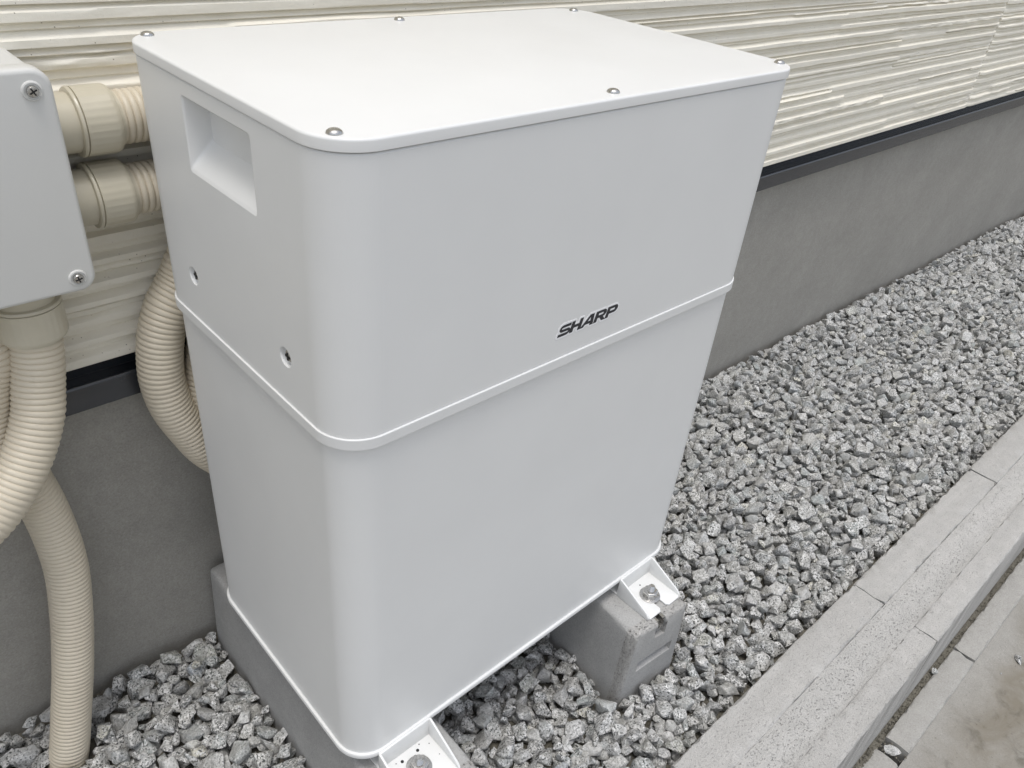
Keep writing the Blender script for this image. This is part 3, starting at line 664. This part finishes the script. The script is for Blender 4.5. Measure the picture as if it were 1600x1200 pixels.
hose(P2, 0.0232, 0.0058, t, off)

# ------------------------------------------------------------------ gravel
gravel = bpy.data.objects.new('gravel_bed', None); COL.objects.link(gravel); gravel['kind'] = 'structure'
GX0, GX1, GY0, GY1 = -1.1, 4.9, -0.186, 0.4145
def surf(x, y):
    t = np.clip((y - GY0) / (GY1 - GY0), 0, 1)
    wallz = -0.158 - 0.0215 * np.clip(x, 0, 4) + 0.010 * np.exp(-((x + 0.28) / 0.2) ** 2)
    kz = -0.160 - 0.003 * np.sin(x * 5.0)
    kz = kz + 0.012; wallz = wallz + 0.011 * np.exp(-(np.clip(x, 0, 9) / 0.5) ** 2)
    return kz * (1 - t) + wallz * t + 0.003 * np.sin(7 * x + 3 * y) * np.sin(11 * y + 2)
xs = np.linspace(GX0, GX1, 241); ys = np.linspace(GY0, GY1, 31); V = [(x, y, float(surf(x, y)) - 0.046) for x in xs for y in ys]
F = [(i * 31 + j, (i + 1) * 31 + j, (i + 1) * 31 + j + 1, i * 31 + j + 1) for i in range(240) for j in range(30)]
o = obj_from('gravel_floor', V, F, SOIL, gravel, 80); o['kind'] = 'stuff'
def hull_mesh(seed):
    rg = np.random.default_rng(seed); bm = bmesh.new()
    n = rg.integers(9, 14); P = rg.standard_normal((n, 3)); P /= np.linalg.norm(P, axis=1)[:, None]; P *= rg.uniform(0.82, 1.08, (n, 1))
    P *= np.array([1.0, rg.uniform(0.68, 0.95), rg.uniform(0.52, 0.8)])
    for p in P: bm.verts.new(p)
    r = bmesh.ops.convex_hull(bm, input=bm.verts); bmesh.ops.delete(bm, geom=[g for g in r.get('geom_interior', []) if isinstance(g, bmesh.types.BMVert)], context='VERTS')
    bmesh.ops.dissolve_limit(bm, angle_limit=math.radians(14), verts=bm.verts, edges=bm.edges); bmesh.ops.recalc_face_normals(bm, faces=bm.faces)
    c = sum((v.co for v in bm.verts), Vector()) / len(bm.verts)
    ext = max(v.co.length for v in bm.verts)
    for v in bm.verts: v.co = (v.co - c) / ext * 0.95
    return bm
NP = 22; P_lo, P_hi, planes = [], [], []
from mathutils import noise as mnoise
for i in range(NP):
    bm = hull_mesh(500 + i)
    planes.append(np.array([(*f.normal, f.normal.dot(f.verts[0].co)) for f in bm.faces]))
    lo = bm.copy(); bmesh.ops.triangulate(lo, faces=lo.faces)
    P_lo.append((np.array([v.co for v in lo.verts]), np.array([[v.index for v in f.verts] for f in lo.faces])) if not lo.verts.index_update() else None); lo.free()
    def rough(bm, bev, cuts, amp):
        h = bm.copy(); bmesh.ops.bevel(h, geom=list(h.edges), offset=bev, segments=1, affect='EDGES', clamp_overlap=True); bmesh.ops.triangulate(h, faces=h.faces)
        if cuts: bmesh.ops.subdivide_edges(h, edges=[e for e in h.edges if e.calc_length() > 0.3], cuts=cuts, use_grid_fill=True); bmesh.ops.triangulate(h, faces=h.faces)
        bmesh.ops.recalc_face_normals(h, faces=h.faces); h.normal_update()
        for v in h.verts: v.co += v.normal * amp * mnoise.fractal(v.co * 2.6 + Vector((i * 7.3, 0, 0)), 1.0, 2.0, 3)
        h.verts.index_update(); return h
    h = rough(bm, 0.045, 0, 0.05); mid = (np.array([v.co for v in h.verts]), np.array([[v.index for v in f.verts] for f in h.faces])); h.free()
    h = rough(bm, 0.04, 2, 0.06); me = bpy.data.meshes.new('stone'); h.to_mesh(me); h.free(); me.materials.append(STONE_I)
    me.polygons.foreach_set('use_smooth', [True] * len(me.polygons)); me.set_sharp_from_angle(angle=math.radians(24))
    P_hi.append((me, mid)); bm.free()
# drop the stones one by one on a height map
CELL = 0.0036; nxg = int((GX1 - GX0) / CELL) + 1; nyg = int((GY1 - GY0) / CELL) + 1
gx = GX0 + np.arange(nxg) * CELL; gy = GY0 + np.arange(nyg) * CELL
HX, HY = np.meshgrid(gx, gy, indexing='ij'); H = surf(HX, HY) - 0.046
def block_mask(cx, rot, hw, y0, y1):
    c, s = math.cos(-rot), math.sin(-rot); X = (HX - cx) * c - HY * s; Yy = (HX - cx) * s + HY * c
    return (np.abs(X) < hw) & (Yy > y0) & (Yy < y1)
BLK = block_mask(0.464, math.radians(-4.5), 0.0605, -0.0715, 0.4) | block_mask(0.067, 0, 0.0605, -0.0715, 0.4)
BLK |= np.hypot(HX + 0.214, HY - 0.334) < 0.0225
BLK |= np.hypot(HX + 0.36, HY - 0.28) < 0.0225
H[BLK] = 5.0
variants = []
rr = random.Random(4)
for k in range(66):
    p = k % NP
    e = Matrix.Rotation(rr.uniform(0, 6.283), 3, 'Z') @ Matrix.Rotation(rr.gauss(0, 0.42), 3, 'X') @ Matrix.Rotation(rr.gauss(0, 0.42), 3, 'Y') @ Matrix.Rotation(rr.uniform(0, 6.283), 3, 'Z')
    R3 = np.array(e); pl = planes[p]; nn = pl[:, :3] @ R3.T; sizes = {}
    for sz in (0.0090, 0.0120, 0.0145, 0.0170, 0.0198, 0.0235):
        m = int(sz / CELL) + 1; a = (np.arange(-m, m + 1) * CELL) / sz; X, Y = np.meshgrid(a, a, indexing='ij')
        up_ = np.full(X.shape, 9.0); lo_ = np.full(X.shape, -9.0); ok = np.ones(X.shape, bool)
        for (a0, b0, c0), d0 in zip(nn, pl[:, 3]):
            v = d0 - a0 * X - b0 * Y
            if c0 > 1e-3: up_ = np.minimum(up_, v / c0)
            elif c0 < -1e-3: lo_ = np.maximum(lo_, v / c0)
            else: ok &= v > 0
        ok &= up_ > lo_; sizes[sz] = (m, ok, up_ * sz, lo_ * sz)
    variants.append((p, e, sizes))
stones = []
SZ = [0.0090, 0.0120, 0.0145, 0.0170, 0.0198, 0.0235]; SP = np.cumsum([0.14, 0.20, 0.26, 0.22, 0.13, 0.05])
ntry = 21000; rgd = np.random.default_rng(8)
for it in range(ntry):
    p, e, sizes = variants[rgd.integers(len(variants))]; sz = SZ[int(np.searchsorted(SP, rgd.random() * 0.9999))]
    if it > ntry * 0.9: sz = SZ[rgd.integers(3)]
    m, ok, U, Lw = sizes[sz]
    if not ok.any(): continue
    best = None
    for q in range(10):
        ix = rgd.integers(m, nxg - m); iy = rgd.integers(m - 1, nyg - m + 1)
        iy = min(max(iy, m), nyg - 1 - m)
        sub = H[ix - m:ix + m + 1, iy - m:iy + m + 1]
        z = (sub - Lw)[ok].max()
        if z > 1: continue
        sc = z - surf(gx[ix], gy[iy])
        if best is None or sc < best[0]: best = (sc, z, ix, iy)
    if best is None or best[0] + sz * 0.35 > 0.012: continue
    sc, z, ix, iy = best; z -= sz * 0.20
    sub = H[ix - m:ix + m + 1, iy - m:iy + m + 1]; nw = np.where(ok, z + U, -9); sub[...] = np.where(sub > 1, sub, np.maximum(sub, nw))
    stones.append((gx[ix], gy[iy], z, sz, p, e))
# the 300 that show largest become stones of their own
cw = np.array(cam.matrix_world.translation); Rm = np.array([right, up, -fwd])
cand = []
for i, (x, y, z, sz, p, e) in enumerate(stones):
    v = np.array([x, y, z]) - cw; q = Rm @ v; d = -q[2]
    if d < 0.1: continue
    px = 512 + 788.3 * q[0] / d; py = 384 - 788.3 * q[1] / d
    if not (-4 < px < 1028 and -4 < py < 772): continue
    ix = int((x - GX0) / CELL); iy = int((y - GY0) / CELL)
    if z + sz * 0.35 < H[max(0, ix - 1):ix + 2, max(0, iy - 1):iy + 2].max() - 0.006: continue
    hid = False
    for s in np.linspace(0.05, 0.97, 40):
        w = cw + v * s
        if 0 < w[0] < W and 0 < w[1] < D and 0 < w[2] < ZT: hid = True; break
    if hid: continue
    cand.append((sz / d, i))
cand.sort(reverse=True); chosen = set(i for _, i in cand[:300])
SV, SF, ST, nv = [], [], [], 0
for i, (x, y, z, sz, p, e) in enumerate(stones):
    if i in chosen:
        o = bpy.data.objects.new('stone', P_hi[p][0]); o.matrix_world = Matrix.Translation((x, y, z)) @ e.to_4x4() @ Matrix.Scale(sz, 4); link(o, gravel); continue
    near = -0.45 < x < 2.2 and z + sz > float(surf(x, y)) - 0.02
    vv, ff = P_hi[p][1] if near else P_lo[p]
    SV.append((vv * sz) @ np.array(e).T + np.array([x, y, z])); SF.append(ff + nv); ST.append(np.full(len(vv), rgd.random())); nv += len(vv)
me = bpy.data.meshes.new('loose_gravel'); me.from_pydata(np.concatenate(SV).tolist(), [], np.concatenate(SF).tolist()); me.update(); me.materials.append(STONE_S)
at = me.attributes.new('tint', 'FLOAT', 'POINT'); at.data.foreach_set('value', np.concatenate(ST))
me.polygons.foreach_set('use_smooth', [True] * len(me.polygons)); me.set_sharp_from_angle(angle=math.radians(22))
o = bpy.data.objects.new('loose_gravel', me); link(o, gravel); o['kind'] = 'stuff'

# ------------------------------------------------------------------ stray pebbles on the pavement and in the joint
def pebble(x, y, z, r, p, lab):
    me = P_hi[p][0]; o = bpy.data.objects.new('pebble', me); o.location = (x, y, z + r * 0.45); o.scale = (r, r * 0.8, r * 0.8); o.rotation_euler = (0.3, 0.2, p * 1.3); link(o)
    tag(o, lab, 'pebble', 'stray pebbles')
pebble(1.186, -0.438, -0.354, 0.0135, 3, 'pale speckled pebble lying on the stained pavement at the right edge')
pebble(1.012, -0.343, -0.340, 0.0100, 5, 'grey pebble stuck in the gap between the kerb and the edging strip')
pebble(1.126, -0.4276, -0.352, 0.0028, 7, 'tiny dark pebble on the pale pavement beside the edging strip')
pebble(0.800, -0.362, -0.352, 0.0190, 9, 'dark stone wedged in the broken gap of the edging strip')
GV, GF, nv = [], [], 0
for k in range(1500):
    x = rgd.uniform(-0.2, 3.5) if k > 260 else rgd.uniform(0.68, 0.84); y = rgd.uniform(-0.3455, -0.3352) if k > 260 else rgd.uniform(-0.386, -0.336); p = rgd.integers(NP); s = rgd.uniform(0.0012, 0.0036)
    if k <= 260 and not (0.787 < x < 0.813 or y > -0.3455): continue
    vv, ff = P_lo[p]; GV.append(vv * s + np.array([x, y, -0.3445 + s * 0.4])); GF.append(ff + nv); nv += len(vv)
o = obj_from('grit', np.concatenate(GV).tolist(), np.concatenate(GF).tolist(), SOIL, None, 40); o['kind'] = 'stuff'
